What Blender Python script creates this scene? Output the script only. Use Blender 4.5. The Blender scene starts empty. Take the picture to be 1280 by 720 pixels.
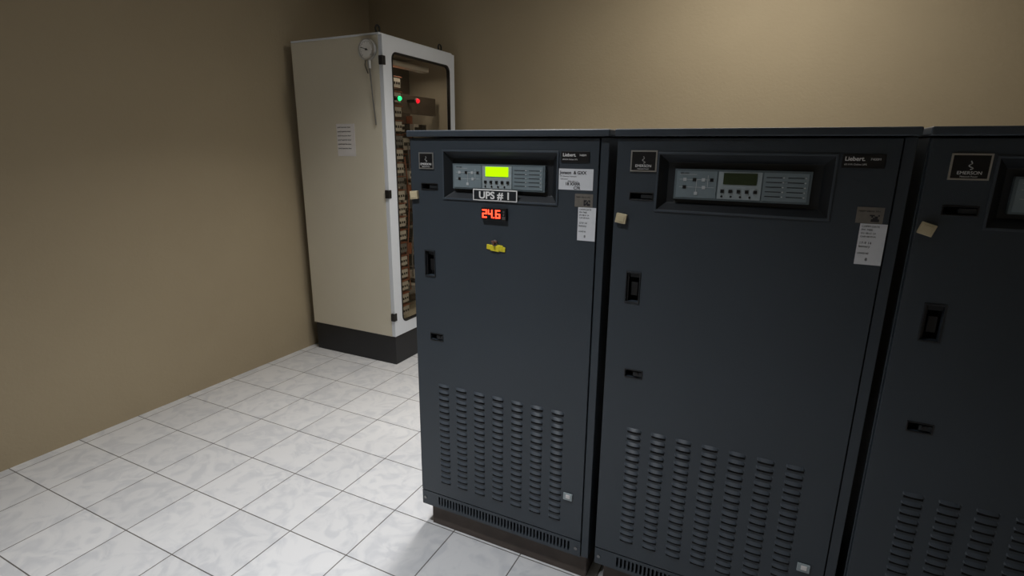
import bpy, bmesh, math, random
from mathutils import Vector, Matrix
random.seed(7)
sc=bpy.context.scene
sc.view_settings.view_transform='Standard'
# ---------------------------------------------------------------- materials
def mat(name,col,rough=.5,metal=0,emit=None,es=0,noise=0,nscale=8,bump=0,bscale=200,spec=.5):
    m=bpy.data.materials.new(name);m.use_nodes=True;nt=m.node_tree;b=nt.nodes['Principled BSDF']
    b.inputs['Base Color'].default_value=(*col,1);b.inputs['Roughness'].default_value=rough;b.inputs['Metallic'].default_value=metal
    b.inputs['Specular IOR Level'].default_value=spec
    if emit: b.inputs['Emission Color'].default_value=(*emit,1);b.inputs['Emission Strength'].default_value=es
    tc=nt.nodes.new('ShaderNodeTexCoord')
    if noise:
        n=nt.nodes.new('ShaderNodeTexNoise');n.inputs['Scale'].default_value=nscale;n.inputs['Detail'].default_value=6
        nt.links.new(tc.outputs['Object'],n.inputs['Vector'])
        mx=nt.nodes.new('ShaderNodeMix');mx.data_type='RGBA'
        mx.inputs[6].default_value=(*[c*(1-noise) for c in col],1);mx.inputs[7].default_value=(*[min(1,c*(1+noise)) for c in col],1)
        nt.links.new(n.outputs['Fac'],mx.inputs[0]);nt.links.new(mx.outputs[2],b.inputs['Base Color'])
    if bump:
        n=nt.nodes.new('ShaderNodeTexNoise');n.inputs['Scale'].default_value=bscale;nt.links.new(tc.outputs['Object'],n.inputs['Vector'])
        bp=nt.nodes.new('ShaderNodeBump');bp.inputs['Strength'].default_value=bump;bp.inputs['Distance'].default_value=.002
        nt.links.new(n.outputs['Fac'],bp.inputs['Height']);nt.links.new(bp.outputs['Normal'],b.inputs['Normal'])
    return m
SLATE=mat('slate_powder_coat',(.036,.047,.060),.45,noise=.12,nscale=3,bump=.25,bscale=500)
SLATE2=mat('slate_trim',(.050,.063,.080),.42,noise=.1,nscale=5)
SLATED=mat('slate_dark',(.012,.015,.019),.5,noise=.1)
BLACK=mat('black_plastic',(.006,.006,.007),.45,noise=.1)
DARK=mat('painted_void_shade',(.003,.003,.004),.9,noise=.1)  # near-black colour standing in for shade inside slits and recesses
PLINTH=mat('painted_plinth',(.085,.066,.056),.7,noise=.35,nscale=14)
CREAM=mat('cream_powder_coat',(.66,.62,.51),.45,noise=.05,nscale=3,bump=.2,bscale=400)
WHITEF=mat('white_door_frame',(.68,.72,.78),.35,noise=.04,nscale=4)
PLD=mat('black_plinth',(.012,.013,.016),.5,noise=.3,nscale=6)
SILVER=mat('silver',(.62,.63,.64),.3,.8,noise=.05)
STEEL=mat('dull_steel',(.25,.25,.25),.4,.9,noise=.1)
LABEL=mat('label_paper',(.70,.72,.76),.5,noise=.06,nscale=40)
LABELW=mat('paper_white',(.75,.73,.73),.6,noise=.04,nscale=20)
BROWNL=mat('foil_label',(.19,.175,.155),.45,.2,noise=.3,nscale=60)
INK=mat('ink',(.015,.015,.02),.6,noise=.1)
WINK=mat('white_ink',(.8,.8,.8),.5,noise=.05)
GINK=mat('grey_ink',(.45,.48,.5),.5,noise=.05)
PANEL=mat('control_panel_film',(.19,.24,.265),.4,noise=.08,nscale=20)
PANELL=mat('control_panel_light',(.33,.385,.41),.4,noise=.08,nscale=20)
PANELD=mat('control_panel_dark',(.12,.155,.175),.4,noise=.08,nscale=20)
LCD=mat('lcd_lit',(.2,.5,.0),.3,emit=(.46,.95,.0),es=1.1,noise=.05)
LCDOFF=mat('lcd_dark',(.03,.045,.02),.2,noise=.1)
REDLED=mat('red_digits',(.6,.01,.0),.3,emit=(1,.05,.02),es=4,noise=.05)
GRNLED=mat('green_lamp',(.0,.5,.2),.3,emit=(.02,1,.28),es=2.4,noise=.05)
REDLMP=mat('red_lamp',(.5,.0,.0),.3,emit=(1,.01,.03),es=1.5,noise=.05)
YEL=mat('yellow_tape',(.72,.62,.03),.5,noise=.15,nscale=60)
BEIGE=mat('beige_magnet',(.56,.48,.31),.5,noise=.12,nscale=50)
KEYB=mat('key_brown',(.16,.07,.05),.5,noise=.2)
PCBW=mat('component_white',(.62,.60,.55),.5,noise=.1,nscale=30)
PCBG=mat('component_grey',(.2,.2,.2),.5,noise=.2,nscale=30)
COPPER=mat('copper_bus',(.36,.12,.06),.45,.2,noise=.3,nscale=30)
MOUNT=mat('mounting_plate',(.11,.085,.065),.7,noise=.2,nscale=6)
CEIL=mat('ceiling_paint',(.6,.58,.54),.8,noise=.04)
GAUGEF=mat('gauge_face',(.8,.8,.78),.4,noise=.02)
TUBE=mat('tube',(.9,.9,.9),.4,emit=(1,.97,.9),es=3,noise=.02)  # glow for the tubes of the added ceiling lights
def wallmat(name,c1,c2):
    m=mat(name,c1,.75);nt=m.node_tree;b=nt.nodes['Principled BSDF'];tc=nt.nodes.new('ShaderNodeTexCoord')
    n=nt.nodes.new('ShaderNodeTexNoise');n.inputs['Scale'].default_value=1.3;n.inputs['Detail'].default_value=8;n.inputs['Roughness'].default_value=.6
    nt.links.new(tc.outputs['Object'],n.inputs['Vector'])
    mx=nt.nodes.new('ShaderNodeMix');mx.data_type='RGBA';mx.inputs[6].default_value=(*c1,1);mx.inputs[7].default_value=(*c2,1)
    nt.links.new(n.outputs['Fac'],mx.inputs[0]);nt.links.new(mx.outputs[2],b.inputs['Base Color'])
    n2=nt.nodes.new('ShaderNodeTexNoise');n2.inputs['Scale'].default_value=60;n2.inputs['Detail'].default_value=4;nt.links.new(tc.outputs['Object'],n2.inputs['Vector'])
    bp=nt.nodes.new('ShaderNodeBump');bp.inputs['Strength'].default_value=.25;bp.inputs['Distance'].default_value=.004
    nt.links.new(n2.outputs['Fac'],bp.inputs['Height']);nt.links.new(bp.outputs['Normal'],b.inputs['Normal'])
    return m
WALL=wallmat('beige_plaster',(.31,.252,.165),(.37,.308,.205))
def floormat():
    m=mat('ceramic_tile',(.6,.6,.6),.38,spec=.35);nt=m.node_tree;b=nt.nodes['Principled BSDF'];tc=nt.nodes.new('ShaderNodeTexCoord')
    mp=nt.nodes.new('ShaderNodeMapping');mp.inputs['Location'].default_value=(.165+.305*30,-.02+.305*30,0)
    nt.links.new(tc.outputs['Object'],mp.inputs['Vector'])
    br=nt.nodes.new('ShaderNodeTexBrick');br.offset=0;br.squash=1
    br.inputs['Scale'].default_value=1;br.inputs['Brick Width'].default_value=.305;br.inputs['Row Height'].default_value=.305
    br.inputs['Mortar Size'].default_value=.0026;br.inputs['Mortar Smooth'].default_value=.3;br.inputs['Bias'].default_value=0
    br.inputs['Color1'].default_value=(.60,.605,.62,1);br.inputs['Color2'].default_value=(.66,.665,.68,1);br.inputs['Mortar'].default_value=(.13,.12,.115,1)
    nt.links.new(mp.outputs['Vector'],br.inputs['Vector'])
    n=nt.nodes.new('ShaderNodeTexNoise');n.inputs['Scale'].default_value=9;n.inputs['Detail'].default_value=9;n.inputs['Distortion'].default_value=1.6
    nt.links.new(tc.outputs['Object'],n.inputs['Vector'])
    cr=nt.nodes.new('ShaderNodeValToRGB');cr.color_ramp.elements[0].position=.38;cr.color_ramp.elements[0].color=(.86,.87,.89,1);cr.color_ramp.elements[1].position=.56;cr.color_ramp.elements[1].color=(1,1,1,1)
    nt.links.new(n.outputs['Fac'],cr.inputs[0])
    mx=nt.nodes.new('ShaderNodeMix');mx.data_type='RGBA';mx.blend_type='MULTIPLY';mx.inputs[0].default_value=1
    nt.links.new(br.outputs['Color'],mx.inputs[6]);nt.links.new(cr.outputs[0],mx.inputs[7]);nt.links.new(mx.outputs[2],b.inputs['Base Color'])
    bp=nt.nodes.new('ShaderNodeBump');bp.inputs['Strength'].default_value=.5;bp.inputs['Distance'].default_value=.002;bp.invert=True
    nt.links.new(br.outputs['Fac'],bp.inputs['Height']);nt.links.new(bp.outputs['Normal'],b.inputs['Normal'])
    return m
FLOOR=floormat()
def glassmat():
    m=bpy.data.materials.new('tinted_glass');m.use_nodes=True;nt=m.node_tree;nt.nodes.clear()
    o=nt.nodes.new('ShaderNodeOutputMaterial');t=nt.nodes.new('ShaderNodeBsdfTransparent');t.inputs[0].default_value=(.84,.82,.78,1)
    g=nt.nodes.new('ShaderNodeBsdfGlossy');g.inputs['Roughness'].default_value=.03
    lw=nt.nodes.new('ShaderNodeLayerWeight');lw.inputs[0].default_value=.5
    pw=nt.nodes.new('ShaderNodeMath');pw.operation='POWER';pw.inputs[1].default_value=4;nt.links.new(lw.outputs['Facing'],pw.inputs[0])
    ma=nt.nodes.new('ShaderNodeMath');ma.operation='MULTIPLY_ADD';ma.inputs[1].default_value=.55;ma.inputs[2].default_value=.03;nt.links.new(pw.outputs[0],ma.inputs[0])
    mx=nt.nodes.new('ShaderNodeMixShader')
    nt.links.new(ma.outputs[0],mx.inputs[0]);nt.links.new(t.outputs[0],mx.inputs[1]);nt.links.new(g.outputs[0],mx.inputs[2]);nt.links.new(mx.outputs[0],o.inputs[0]);return m
GLASS=glassmat()
# ---------------------------------------------------------------- builders
def link(o,parent=None):
    bpy.context.collection.objects.link(o)
    if parent: o.parent=parent
    return o
def empty(name,loc):
    e=bpy.data.objects.new(name,None);e.empty_display_size=.1;e.location=loc;return link(e)
class MB:
    def __init__(s): s.v=[];s.f=[];s.mi=[];s.mats=[]
    def m(s,mt):
        if mt not in s.mats: s.mats.append(mt)
        return s.mats.index(mt)
    def add(s,vs,fs,mt):
        n=len(s.v);s.v+=[tuple(v) for v in vs];i=s.m(mt)
        for f in fs: s.f.append([a+n for a in f]);s.mi.append(i)
    def box(s,x0,x1,y0,y1,z0,z1,mt,M=None):
        vs=[Vector((x,y,z)) for x in(x0,x1) for y in(y0,y1) for z in(z0,z1)]
        if M: vs=[M@v for v in vs]
        s.add(vs,[(0,1,3,2),(4,6,7,5),(0,4,5,1),(2,3,7,6),(0,2,6,4),(1,5,7,3)],mt);return s
    def cyl(s,c,axis,r,h,mt,n=32,r2=None):
        r2=r if r2 is None else r2;c=Vector(c);a=Vector(axis).normalized();u=a.orthogonal().normalized();w=a.cross(u)
        vs=[];
        for k,rr in((0,r),(1,r2)):
            for i in range(n):
                t=2*math.pi*i/n;vs.append(c+a*h*k+(u*math.cos(t)+w*math.sin(t))*rr)
        fs=[(i,(i+1)%n,n+(i+1)%n,n+i) for i in range(n)]+[tuple(range(n))[::-1],tuple(range(n,2*n))]
        s.add(vs,fs,mt);return s
    def tube(s,pts,r,mt,n=8,closed=False):
        pts=[Vector(p) for p in pts];vs=[];m=len(pts)
        for i,p in enumerate(pts):
            a=pts[(i+1)%m if closed else min(i+1,m-1)]-pts[(i-1)%m if closed else max(i-1,0)];a.normalize()
            u=a.cross(Vector((0.13,.31,.94))).normalized();w=a.cross(u)
            for k in range(n):
                t=2*math.pi*k/n;vs.append(p+(u*math.cos(t)+w*math.sin(t))*r)
        fs=[]
        for i in range(m if closed else m-1):
            j=(i+1)%m
            for k in range(n): fs.append((i*n+k,i*n+(k+1)%n,j*n+(k+1)%n,j*n+k))
        if not closed: fs+=[tuple(range(n))[::-1],tuple(range((m-1)*n,m*n))]
        s.add(vs,fs,mt);return s
    def plate(s,x0,x1,z0,z1,y0,y1,holes,mt):
        # slab (front y0, back y1) with rectangular through holes
        X=sorted({x0,x1,*[h[0] for h in holes],*[h[1] for h in holes]});Z=sorted({z0,z1,*[h[2] for h in holes],*[h[3] for h in holes]})
        inside=lambda i,j:0<=i<len(X)-1 and 0<=j<len(Z)-1 and not any(h[0]<=(X[i]+X[i+1])/2<=h[1] and h[2]<=(Z[j]+Z[j+1])/2<=h[3] for h in holes)
        nz=len(Z);vs=[(x,y0,z) for x in X for z in Z]+[(x,y1,z) for x in X for z in Z];o=len(X)*nz;fs=[]
        for i in range(len(X)-1):
            for j in range(nz-1):
                if not inside(i,j): continue
                a,b,c,d=i*nz+j,(i+1)*nz+j,(i+1)*nz+j+1,i*nz+j+1
                fs+=[(a,b,c,d),(a+o,d+o,c+o,b+o)]
                if not inside(i-1,j): fs.append((a,d,d+o,a+o))
                if not inside(i+1,j): fs.append((b,b+o,c+o,c))
                if not inside(i,j-1): fs.append((a,a+o,b+o,b))
                if not inside(i,j+1): fs.append((d,c,c+o,d+o))
        s.add(vs,fs,mt);return s
    def ring(s,outer,inner,fn,d0,d1,mt):
        # outer & inner : lists of (u,v) equal length ; fn(u,v,d)->3d
        n=len(outer);vs=[fn(*p,d0) for p in outer]+[fn(*p,d0) for p in inner]+[fn(*p,d1) for p in outer]+[fn(*p,d1) for p in inner];fs=[]
        for i in range(n):
            j=(i+1)%n
            fs+=[(i,j,n+j,n+i),(2*n+i,3*n+i,3*n+j,2*n+j),(n+i,n+j,3*n+j,3*n+i),(i,2*n+i,2*n+j,j)]
        s.add(vs,fs,mt);return s
    def poly(s,pts,fn,d0,d1,mt):
        n=len(pts);vs=[fn(*p,d0) for p in pts]+[fn(*p,d1) for p in pts]
        s.add(vs,[tuple(range(n)),tuple(range(n,2*n))[::-1]]+[(i,n+i,n+(i+1)%n,(i+1)%n) for i in range(n)],mt);return s
    def obj(s,name,parent=None,bevel=0,seg=2,smooth=False):
        me=bpy.data.meshes.new(name);me.from_pydata(s.v,[],s.f)
        for m in s.mats: me.materials.append(m)
        for p,i in zip(me.polygons,s.mi): p.material_index=i
        bm=bmesh.new();bm.from_mesh(me);bmesh.ops.remove_doubles(bm,verts=bm.verts,dist=1e-6);bmesh.ops.dissolve_degenerate(bm,edges=bm.edges,dist=1e-7);bmesh.ops.recalc_face_normals(bm,faces=bm.faces);bm.to_mesh(me);bm.free()
        o=bpy.data.objects.new(name,me);link(o,parent)
        if smooth:
            for p in me.polygons: p.use_smooth=len(p.vertices)==4
        if bevel:
            b=o.modifiers.new('bevel','BEVEL');b.width=bevel;b.segments=seg;b.limit_method='ANGLE';b.angle_limit=math.radians(40)
        return o
def rrect(u0,u1,v0,v1,r,n=8):
    P=[];O=[]
    for (cu,cv,a,ou,ov) in((u1-r,v1-r,0,u1,v1),(u0+r,v1-r,90,u0,v1),(u0+r,v0+r,180,u0,v0),(u1-r,v0+r,270,u1,v0)):
        for i in range(n+1):
            t=math.radians(a+90*i/n);P.append((cu+r*math.cos(t),cv+r*math.sin(t)))
    return P
def text(body,x,y,z,size,mt,parent,name='lettering',rotz=0,align='LEFT',sx=1,roll=0,bold=0):
    c=bpy.data.curves.new(name,'FONT');c.body=body;c.size=size;c.align_x=align;c.extrude=.0002;c.offset=bold;c.materials.append(mt)
    o=bpy.data.objects.new(name,c);link(o,parent);o.location=(x,y,z);o.rotation_euler=(math.pi/2,roll,rotz);o.scale=(sx,1,1);return o
# ---------------------------------------------------------------- room
XL,XR,YB,YF,ZC=-2.06,3.4,2.27,-3.3,3.1
def roombox(name,a,mt): return MB().box(*a,mt).obj(name)
roombox('floor',(XL-.1,XR+.1,YF-.1,YB+.1,-.1,0),FLOOR)
roombox('ceiling',(XL-.1,XR+.1,YF-.1,YB+.1,ZC,ZC+.1),CEIL)
roombox('wall_back',(XL-.1,XR+.1,YB,YB+.1,0,ZC),WALL)
roombox('wall_left',(XL-.1,XL,YF,YB,0,ZC),WALL)
roombox('wall_right',(XR,XR+.1,YF,YB,0,ZC),WALL)
roombox('wall_front',(XL-.1,XR+.1,YF-.1,YF,0,ZC),WALL)
# ---------------------------------------------------------------- UPS
UW=.726
def louvers(parent,x0,z0,rows,cols=7,pc=.0785,pr=.0262,w=.05):
    m=MB()
    for c in range(cols):
        for r in range(rows):
            x=x0+c*pc;z=z0+r*pr
            # pressed hood: raised lens shape, open underneath
            n=8;top=[];bot=[]
            vs=[];fs=[]
            for i in range(n+1):
                t=i/n;e=math.sin(math.pi*t)**.55 if 0<t<1 else 0
                vs+= [(x+w*t,0.0,z+.0125),(x+w*t,-.0075*e-.0001,z+.0035),(x+w*t,-.0068*e-.0001,z+.0028),(x+w*t,-.0002,z+.0028)]
            for i in range(n):
                a=i*4;b=a+4
                fs+=[(a,b,b+1,a+1),(a+1,b+1,b+2,a+2)]
            m.add(vs,fs,SLATE2)
            m.box(x+.003,x+w-.003,-.0006,.002,z-.006,z+.005,DARK)  # dark box paints the shade of a slit; the door is not cut
    return m.obj('louvers',parent)
def ups(loc,num,live,spec):
    e=empty('ups_cabinet',loc)
    # body shell
    b=MB()
    b.box(0,.026,.02,.80,.11,1.588,SLATE);b.box(.026,.700,.06,.80,.11,1.588,SLATED);b.box(.700,UW,.004,.80,.11,1.588,SLATE)
    b.box(.026,.70,.03,.06,1.57,1.588,SLATED)
    b.obj('body',e,.002)
    MB().box(-.004,UW+.004,-.012,.806,1.591,1.612,SLATE2).obj('top_lid',e,.004,3)
    MB().box(.03,UW-.012,.03,.78,0,.11,PLINTH).obj('plinth',e,.003)
    # door with openings
    rec=(spec['rx'],.563,1.386,1.542);han=(.056,.094,1.098,1.188);slot=(.07,.122,.849,.872);lat=(.05,.114,1.412,1.43)
    d=MB().plate(.003,.697,.176,1.586,0,.022,[rec,han,slot,lat],SLATE)
    d.obj('door_panel',e,.0015)
    g=MB();holes=[(.082+i*.0138,.082+i*.0138+.0075,.121,.160) for i in range(42)]
    g.plate(.003,.697,.108,.172,.001,.016,holes,SLATE);g.box(.07,.68,.017,.019,.112,.168,DARK)
    for x in (.018,.68): g.cyl((x,.001,.14),(0,-1,0),.006,.003,STEEL,16)
    g.obj('bottom_grille',e)
    # recess tray
    t=MB();x0,x1,z0,z1=rec;i0,i1,j0,j1=x0+.022,x1-.022,z0+.02,z1-.022
    vs=[(x0,0,z0),(x1,0,z0),(x1,0,z1),(x0,0,z1),(i0,.026,j0),(i1,.026,j0),(i1,.026,j1),(i0,.026,j1)]
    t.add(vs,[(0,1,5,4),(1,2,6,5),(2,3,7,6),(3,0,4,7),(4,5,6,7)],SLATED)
    fr=[(x0-.006,z0-.006),(x1+.006,z0-.006),(x1+.006,z1+.006),(x0-.006,z1+.006)];inn=[(x0,z0),(x1,z0),(x1,z1),(x0,z1)]
    t.ring(fr,inn,lambda u,v,dd:(u,dd,v),-.004,.001,SLATE2);t.obj('control_recess',e,.001)
    # control plate
    p=MB();y=.012
    p.box(.172,.518,y,.026,1.418,1.502,PANELD)
    p.box(.178,.286,y-.002,y,1.423,1.497,PANEL);p.box(.290,.400,y-.002,y,1.423,1.497,PANELL);p.box(.404,.511,y-.002,y,1.423,1.497,PANEL)
    p.box(.303,.388,y-.004,y,1.463,1.494,LCD if live else LCDOFF)
    for i in range(5): p.box(.298+i*.021,.307+i*.021,y-.005,y,1.440,1.449,BLACK)
    for i in range(4): p.cyl((.302+i*.024,y-.002,1.430),(0,-1,0),.003,.002,BLACK,10)
    # mimic diagram
    q=y-.0028
    for (a,b2,c,d2) in [(.186,.28,1.473,1.4742),(.186,.28,1.452,1.4532),(.232,.2332,1.435,1.474),(.262,.2632,1.452,1.486),(.186,.232,1.487,1.4882)]: p.box(a,b2,q,y,c,d2,GINK)
    for i,(a,c) in enumerate([(.196,1.469),(.222,1.469),(.246,1.469),(.268,1.469),(.228,1.431),(.196,1.448),(.248,1.448)]): p.box(a,a+.009,q-.0006,y,c,c+.009,BLACK if i%2 else GINK)
    for r in range(5):
        for k in range(2): p.box(.41+k*.052,.41+k*.052+.038,q,y,1.434+r*.0125,1.4358+r*.0125,INK);p.cyl((.452+k*.052,q,1.435+r*.0125),(0,-1,0),.002,.001,GINK,8)
    p.obj('control_panel',e)
    text('S/N 7400',.188,y-.003,1.489,.006,INK,e)
    # logo plate
    l=MB();a,b2,c,d2=spec['logo']
    l.box(a,b2,-.004,0,c,d2,SILVER);l.box(a+.004,b2-.004,-.0048,0,c+.004,d2-.004,BLACK);w=b2-a;mx=(a+b2)/2
    l.tube([(mx+.006*math.sin(k*.7)*(1-k/16),-.0055,c+.024+k*.0013) for k in range(16)],.0011,SILVER,6)
    l.obj('maker_plate',e,.0006)
    text('EMERSON',mx,-.0052,c+.013,.0105,WINK,e,align='CENTER');text('Network Power',mx,-.0052,c+.0065,.005,WINK,e,align='CENTER')
    l=MB().box(.577,.668,-.003,0,1.514,1.547,BLACK).obj('product_plate',e,.0006)
    text('Liebert.',.582,-.0034,1.532,.014,WINK,e,bold=.0003);text('7400M',.636,-.0034,1.533,.008,WINK,e);text('60 kVA Online UPS',.582,-.0034,1.521,.006,WINK,e)
    # handle
    h=MB();x0,x1,z0,z1=han
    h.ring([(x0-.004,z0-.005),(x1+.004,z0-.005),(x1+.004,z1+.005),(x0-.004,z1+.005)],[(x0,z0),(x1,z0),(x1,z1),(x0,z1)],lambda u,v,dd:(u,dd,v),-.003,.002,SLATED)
    h.box(x0,x1,.03,.034,z0,z1,DARK);h.box(x0,x0+.006,.004,.03,z0,z1,BLACK);h.box(x0+.012,x1-.006,.012,.03,z0+.018,z1-.03,BLACK)
    h.box(x0+.004,x1,.01,.03,z1-.014,z1,SLATED)
    h.obj('door_handle',e,.001)
    s=MB();x0,x1,z0,z1=slot
    s.ring([(x0-.003,z0-.003),(x1+.003,z0-.003),(x1+.003,z1+.003),(x0-.003,z1+.003)],[(x0,z0),(x1,z0),(x1,z1),(x0,z1)],lambda u,v,dd:(u,dd,v),-.002,.002,BLACK)
    s.box(x0,x1,.022,.026,z0,z1,DARK);s.box(x0+.024,x1,.002,.022,z0+.004,z1-.004,SLATED);s.cyl((x0+.036,.002,(z0+z1)/2),(0,-1,0),.006,.003,BLACK,16)
    x0,x1,z0,z1=lat
    s.ring([(x0-.003,z0-.003),(x1+.003,z0-.003),(x1+.003,z1+.003),(x0-.003,z1+.003)],[(x0,z0),(x1,z0),(x1,z1),(x0,z1)],lambda u,v,dd:(u,dd,v),-.002,.002,BLACK)
    s.box(x0,x1,.022,.026,z0,z1,DARK);s.box(x0+.03,x1,.002,.022,z0+.003,z1-.003,SLATED)
    s.obj('door_latches',e,.0006)
    # beige magnet
    a,c=spec['lock'];k=spec.get('lrot',0)
    M=Matrix.Translation((a+.017,-.006,c+.0145))@Matrix.Rotation(k,4,'Y')
    m=MB().box(-.016,.016,-.006,.006,-.0145,.0145,BEIGE,M);m.box(-.011,.011,-.0075,-.004,-.01,.01,BEIGE,M);m.obj('magnet_cap',e,.002)
    louvers(e,spec['vx'],.240,17)
    # labels
    m=MB()
    if spec.get('lab1'): m.box(.570,.682,-.0008,.0,1.431,1.495,LABEL)
    m.box(.626,.684,-.0012,.0,1.380,1.420,BROWNL);m.box(.638,.698-.002,-.0010,.0,1.275,1.379,LABEL)
    m.obj('stickers',e)
    if spec.get('lab1'):
        text('Jonson  & GXX',.574,-.001,1.479,.0135,INK,e,bold=.0004);text('PT. Emerson Network',.575,-.001,1.470,.0058,INK,e);text('Call center',.576,-.001,1.462,.0055,INK,e)
        text('0800-100-112',.600,-.001,1.455,.006,INK,e);text('18 XXRR',.592,-.001,1.445,.0125,INK,e,bold=.0004);text('C7R',.62,-.001,1.433,.012,INK,e,bold=.0004)
    for i,(tt,ss) in enumerate([('COMM DATE',.0065),('PM: 7400',.0065),('SN: 08-51 24',.006),('CAP: 60 KVA',.006),('',.006),('17-9 14',.0085),('battery',.0085),('',.006),('LOAD 63',.006),('',.006),('8',.011)]):
        if tt: text(tt,.642 if i<9 else .66,-.0013,1.370-i*.0085,ss,INK,e)
    text('7400M 60kVA 3PH',.629,-.0014,1.408,.006,INK,e)
    m=MB()
    for r in range(5):
        for cc in range(6):
            if random.random()<.6: m.box(.655+cc*.0035,.6585+cc*.0035,-.0014,-.001,1.384+r*.0035,1.3875+r*.0035,INK)
    m.obj('sticker_code',e)
    # lower right small box
    m=MB().box(.626,.660,-.006,0,.333,.360,PANELL).box(.636,.652,-.008,-.005,.341,.356,LABELW).obj('door_switch',e,.0015)
    if live:
        m=MB().box(.262,.428,-.005,-.001,1.383,1.421,WINK).box(.2655,.4245,-.0058,-.001,1.3865,1.4175,SLATED).obj('name_sign',e,.0005)
        o=text('UPS # 1',.345,-.0062,1.3905,.033,WINK,e,align='CENTER',sx=1.1,bold=.0009)
        # temperature controller
        m=MB().box(.298,.392,-.012,0,1.320,1.361,BLACK)
        for k in range(2): m.cyl((.383,-.012,1.350-k*.010),(0,-1,0),.0035,.002,STEEL,12)
        m.box(.377,.389,-.0135,-.012,1.324,1.333,STEEL)
        m.obj('temperature_controller',e,.0015)
        dg=MB();SEG={'2':'abged','4':'fgbc','6':'afgedc'}
        def digit(ch,x,z,w=.0175,h=.028,t=.0042):
            yy0,yy1=-.0132,-.012
            S={'a':(x,x+w,z+h-t,z+h),'g':(x,x+w,z+h/2-t/2,z+h/2+t/2),'d':(x,x+w,z,z+t),'f':(x,x+t,z+h/2,z+h),'b':(x+w-t,x+w,z+h/2,z+h),'e':(x,x+t,z,z+h/2),'c':(x+w-t,x+w,z,z+h/2)}
            for k in SEG[ch]:
                q=S[k];dg.box(q[0],q[1],yy0,yy1,q[2],q[3],REDLED)
        digit('2',.302,1.327);digit('4',.3235,1.327);digit('6',.352,1.327)
        dg.box(.344,.348,-.0132,-.012,1.327,1.331,REDLED)
        dg.obj('red_digits',e)
        # key switch with flat yellow tape tag
        m=MB();m.cyl((.345,0,1.242),(0,-1,0),.011,.007,STEEL,24);m.box(.342,.348,-.016,-.007,1.234,1.250,KEYB);m.box(.334,.356,-.010,-.006,1.243,1.250,KEYB)
        M=Matrix.Translation((.349,-.002,1.224))@Matrix.Rotation(math.radians(5),4,'Y')
        m.box(-.036,.036,-.002,.002,-.0085,.0085,YEL,M);m.box(-.020,.014,-.004,.002,-.011,.008,YEL,M);m.box(-.010,.026,-.003,.002,-.006,.013,YEL,M)
        m.obj('key_switch',e,.0015)
    return e
ups((0,0,0),1,True,dict(rx=.145,logo=(.042,.103,1.482,1.538),lock=(.002,1.375),vx=.097,lab1=True,lrot=-.1))
ups((.749,0,0),2,False,dict(rx=.128,logo=(.045,.121,1.492,1.552),lock=(.011,1.339),vx=.087,lrot=.15))
ups((1.498,0,0),3,False,dict(rx=.135,logo=(.045,.121,1.492,1.552),lock=(.008,1.36),vx=.09,lrot=.3))
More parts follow.
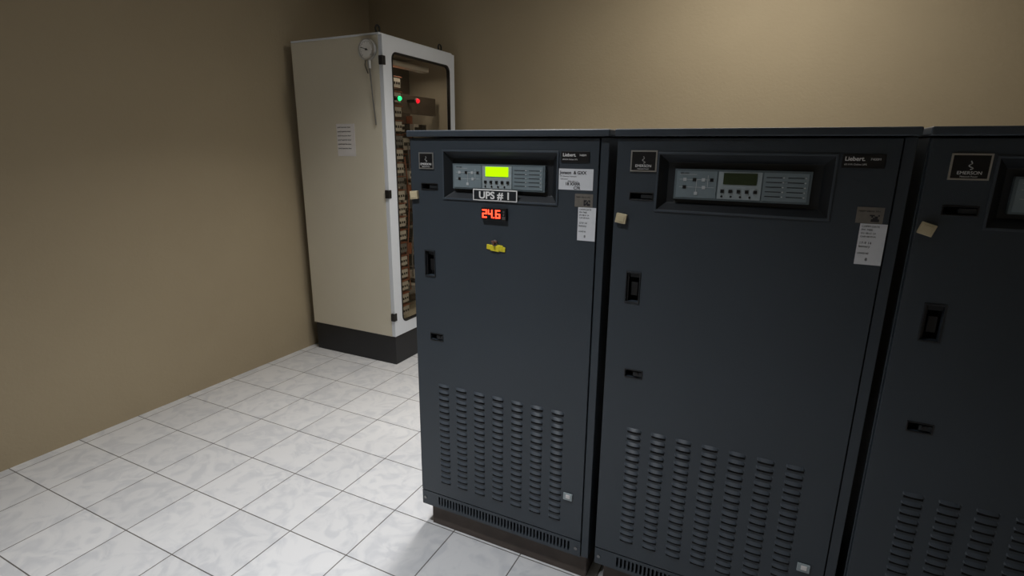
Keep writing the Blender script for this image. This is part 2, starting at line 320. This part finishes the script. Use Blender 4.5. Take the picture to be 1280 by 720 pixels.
# ---------------------------------------------------------------- distribution cabinets
def panel(loc):
    # local: origin at near door corner on the floor; door faces +X, near side faces -Y
    CR,FR=(CREAM,WHITEF)
    e=empty('distribution_cabinet',loc);D=.856;B=-.8;Z0=.218;Z1=2.254
    s=MB();t=.02;xf=-.032
    s.box(B,xf,0,t,Z0,Z1,CR);s.box(B,xf,D-t,D,Z0,Z1,CR);s.box(B,B+t,t,D-t,Z0,Z1,CR)
    s.box(B,xf,t,D-t,Z1-t,Z1,CR);s.box(B,xf,t,D-t,Z0,Z0+t,CR);s.obj('body',e,.004)
    MB().box(B+.01,-.012,.012,D-.012,0,Z0-.004,PLD).box(B+.02,-.02,.02,D-.02,Z0-.004,Z0,PLD).obj('plinth',e,.003)
    MB().box(B+.005,-.02,-.004,D,Z1,Z1+.012,FR).obj('roof_plate',e,.003)
    fn=lambda u,v,d:(d,u,v)
    d=MB();inner=rrect(.088,D-.066,Z0+.09,Z1-.088,.05)
    o=[];n=9
    for k,(a,b) in enumerate(((D,Z1-.002),(0,Z1-.002),(0,Z0+.004),(D,Z0+.004))): o+=[(a,b)]*n
    d.ring(o,inner,fn,0,-.030,FR);d.obj('door_frame',e)
    g=MB();i2=rrect(.100,D-.078,Z0+.102,Z1-.100,.04);g.ring(inner,i2,fn,.002,-.02,BLACK);g.obj('window_gasket',e)
    MB().poly(i2,fn,-.008,-.011,GLASS).obj('window_glass',e)
    m=MB()
    for z in (.369,1.248,2.10): m.box(-.026,.006,-.012,.022,z-.028,z+.028,BLACK)
    m.box(.0,.012,D-.04,D-.015,1.15,1.33,BLACK);m.obj('door_hinges',e,.003)
    # lifting eyes
    for k,y in enumerate((.05,D-.09)):
        m=MB().cyl((-.07,y,Z1+.012),(0,0,1),.018,.012,BLACK,20)
        m.tube([(-.07,y+.020*math.cos(a),Z1+.043+.022*math.sin(a)) for a in [i*2*math.pi/20 for i in range(20)]],.006,BLACK,8,True);m.obj('lifting_eye',e)
    # interior
    m=MB();m.box(-.42,-.41,.03,D-.03,Z0+.04,Z1-.04,MOUNT)
    m.box(-.14,-.075,.18,.62,2.10,2.135,PCBW)   # tube lamp housing under the roof
    m.box(-.16,-.13,.20,.78,1.80,1.93,MOUNT)
    z=1.70;r=0
    rnd=random.Random(3)
    while z>.42:
        y=.10
        m.box(-.40,-.30,.06,D-.08,z-.012,z+.008,PCBG)
        while y<D-.16:
            w=rnd.choice((.035,.05,.07));h=rnd.uniform(.05,.09);mt=rnd.choice((PCBW,PCBW,PCBG,COPPER,PCBW,BLACK))
            dx=rnd.uniform(.10,.22);m.box(-.41,-.41+dx,y,y+w-.004,z-h/2,z+h/2,mt)
            if mt is PCBW: m.box(-.41+dx,-.40+dx,y+.01,y+w-.015,z-.012,z+.012,BLACK)
            y+=w
        z-=.115;r+=1
    for k in range(3): m.box(-.36+k*.03,-.35+k*.03,.70-.02*k,.73-.02*k,.35,1.8,COPPER)
    # terminal strips standing forward of the mounting plate
    z=2.05
    m.box(-.30,-.27,.20,.36,.30,2.10,PCBG)
    while z>.36:
        m.box(-.27,-.12,.22,.33,z-.084,z-.018,rnd.choice((PCBW,PCBW,PCBW,PCBW,PCBW,PCBG)))
        m.box(-.27,-.115,.215,.345,z-.014,z-.010,COPPER)
        for q in range(4): m.box(-.121,-.117,.232+q*.025,.246+q*.025,z-.062,z-.045,BLACK)
        z-=.098
    m.obj('switchgear',e,.0015)
    m=MB()
    for k in range(7):
        y=.30+.055*k;z0=.45+.1*(k%3);m.tube([(-.20,y+.02*math.sin(j*.9+k),z0+j*.13) for j in range(9)],.005,(COPPER,PCBG,BLACK)[k%3],6)
    m.obj('wiring',e,smooth=True)
    for (y,mt) in ((.215,GRNLED),(.425,REDLMP)):
        m=MB().cyl((-.055,y,1.885),(1,0,0),.021,.010,STEEL,24).cyl((-.045,y,1.885),(1,0,0),.017,.012,mt,24,.012).box(-.13,-.054,y-.012,y+.012,1.875,1.895,BLACK).obj('indicator_lamp',e)
    L=bpy.data.lights.new('cabinet_lamp','AREA');L.shape='RECTANGLE';L.size=.06;L.size_y=.4;L.energy=.7;L.color=(1,.85,.7)
    lo=bpy.data.objects.new('cabinet_lamp',L);link(lo,e);lo.location=(-.105,.40,2.095)
    cx,cz,R=-.098,2.163,.066
    m=MB();m.cyl((cx,-.002,cz),(0,-1,0),R*.8,.018,STEEL,40);m.cyl((cx,-.02,cz),(0,-1,0),R,.016,SILVER,48);m.cyl((cx,-.0362,cz),(0,-1,0),R*.86,.0012,GAUGEF,48)
    nn=40;ou=[(R*math.cos(i*2*math.pi/nn),R*math.sin(i*2*math.pi/nn)) for i in range(nn)];inn=[(a*.87,b*.87) for a,b in ou]
    m.ring(ou,inn,lambda u,v,dd:(cx+u,dd,cz+v),-.042,-.03,SILVER)
    for i in range(28):
        a=math.radians(-45+270*i/27);r1=R*.8;r0=R*(.62 if i%3==0 else .7)
        M=Matrix.Translation((cx,-.0378,cz))@Matrix.Rotation(-a,4,'Y');m.box(r0,r1,-.0003,.0003,-.0009,.0009,INK,M)
    M=Matrix.Translation((cx,-.039,cz))@Matrix.Rotation(math.radians(-160),4,'Y');m.box(-.015,R*.7,-.0005,.0005,-.0015,.0015,INK,M)
    m.cyl((cx,-.038,cz),(0,-1,0),.006,.003,INK,16)
    m.cyl((cx+.004,-.022,cz-R+.004),(0.05,0,-1),.012,.05,SILVER,20);m.tube([(cx+.006,-.022,cz-R-.04),(cx+.016,-.016,cz-.30),(cx+.026,-.010,1.70)],.0045,STEEL,10)
    m.tube([(cx-.03,-.014,cz-R*.8),(cx-.04,-.01,cz-.09),(cx-.02,-.008,cz-.14)],.003,BLACK,8)
    m.obj('dial_thermometer',e,smooth=False)
    m=MB().box(-.43,-.268,-.0015,0,1.496,1.712,LABELW).obj('paper_notice',e)
    for r in range(6): text('panel inspection sheet',-.42,-.002,1.685-r*.028,.013,INK,e)
    return e
panel((-1.186,1.343,0))
# ---------------------------------------------------------------- lights
def added_fixture(x,y,length,energy,col,spread=150,alongx=False):  # unseen ceiling lights, added and aimed for their effect on the scene
    e=empty('added_ceiling_light',(x,y,0))
    if alongx: e.rotation_euler=(0,0,math.pi/2)
    MB().box(-.09,.09,-length/2,length/2,ZC-.05,ZC,WHITEF).obj('housing',e,.004)
    m=MB();
    for k in(-.04,.04): m.cyl((k,-length/2+.03,ZC-.07),(0,1,0),.013,length-.06,TUBE,16)
    for k in(-1,1): m.box(-.06,.06,k*(length/2-.02)-.01,k*(length/2-.02)+.01,ZC-.088,ZC-.05,WHITEF)
    m.obj('added_tubes',e)
    L=bpy.data.lights.new('added_tube_light','AREA');L.shape='RECTANGLE';L.size=.16;L.size_y=length;L.energy=energy;L.color=col;L.spread=math.radians(spread)
    o=bpy.data.objects.new('added_tube_light',L);link(o,e);o.location=(0,0,ZC-.1)
added_fixture(-.05,.55,.7,22,(1,.97,.93),spread=110)  # added main light; narrow spread keeps the left wall dim
added_fixture(.1,-1.05,.6,19,(.96,.98,1),alongx=True,spread=92)  # added light to brighten the UPS fronts and the floor before them
added_fixture(1.0,1.3,.9,27,(1,.94,.84),alongx=True,spread=170)  # added light to brighten the upper back wall
w=bpy.data.worlds.new('World');sc.world=w;w.use_nodes=True;w.node_tree.nodes['Background'].inputs[0].default_value=(.02,.02,.022,1);w.node_tree.nodes['Background'].inputs[1].default_value=1
# ---------------------------------------------------------------- camera
f,p,t,r=670.8,.2521,.4556,.0099
R=Vector((math.cos(t),math.sin(t),0));H=Vector((-math.sin(t),math.cos(t),0));U=Vector((0,0,1))
F=H*math.cos(p)-U*math.sin(p);V=H*math.sin(p)+U*math.cos(p)
R2=R*math.cos(r)+V*math.sin(r);V2=V*math.cos(r)-R*math.sin(r)
M=Matrix((R2,V2,-F)).transposed().to_4x4();M.translation=(1.195,-1.601,1.550)
cd=bpy.data.cameras.new('camera');cam=bpy.data.objects.new('camera',cd);link(cam);cam.matrix_world=M;cd.sensor_width=36;cd.lens=f/1280*36;cd.clip_start=.05
sc.camera=cam
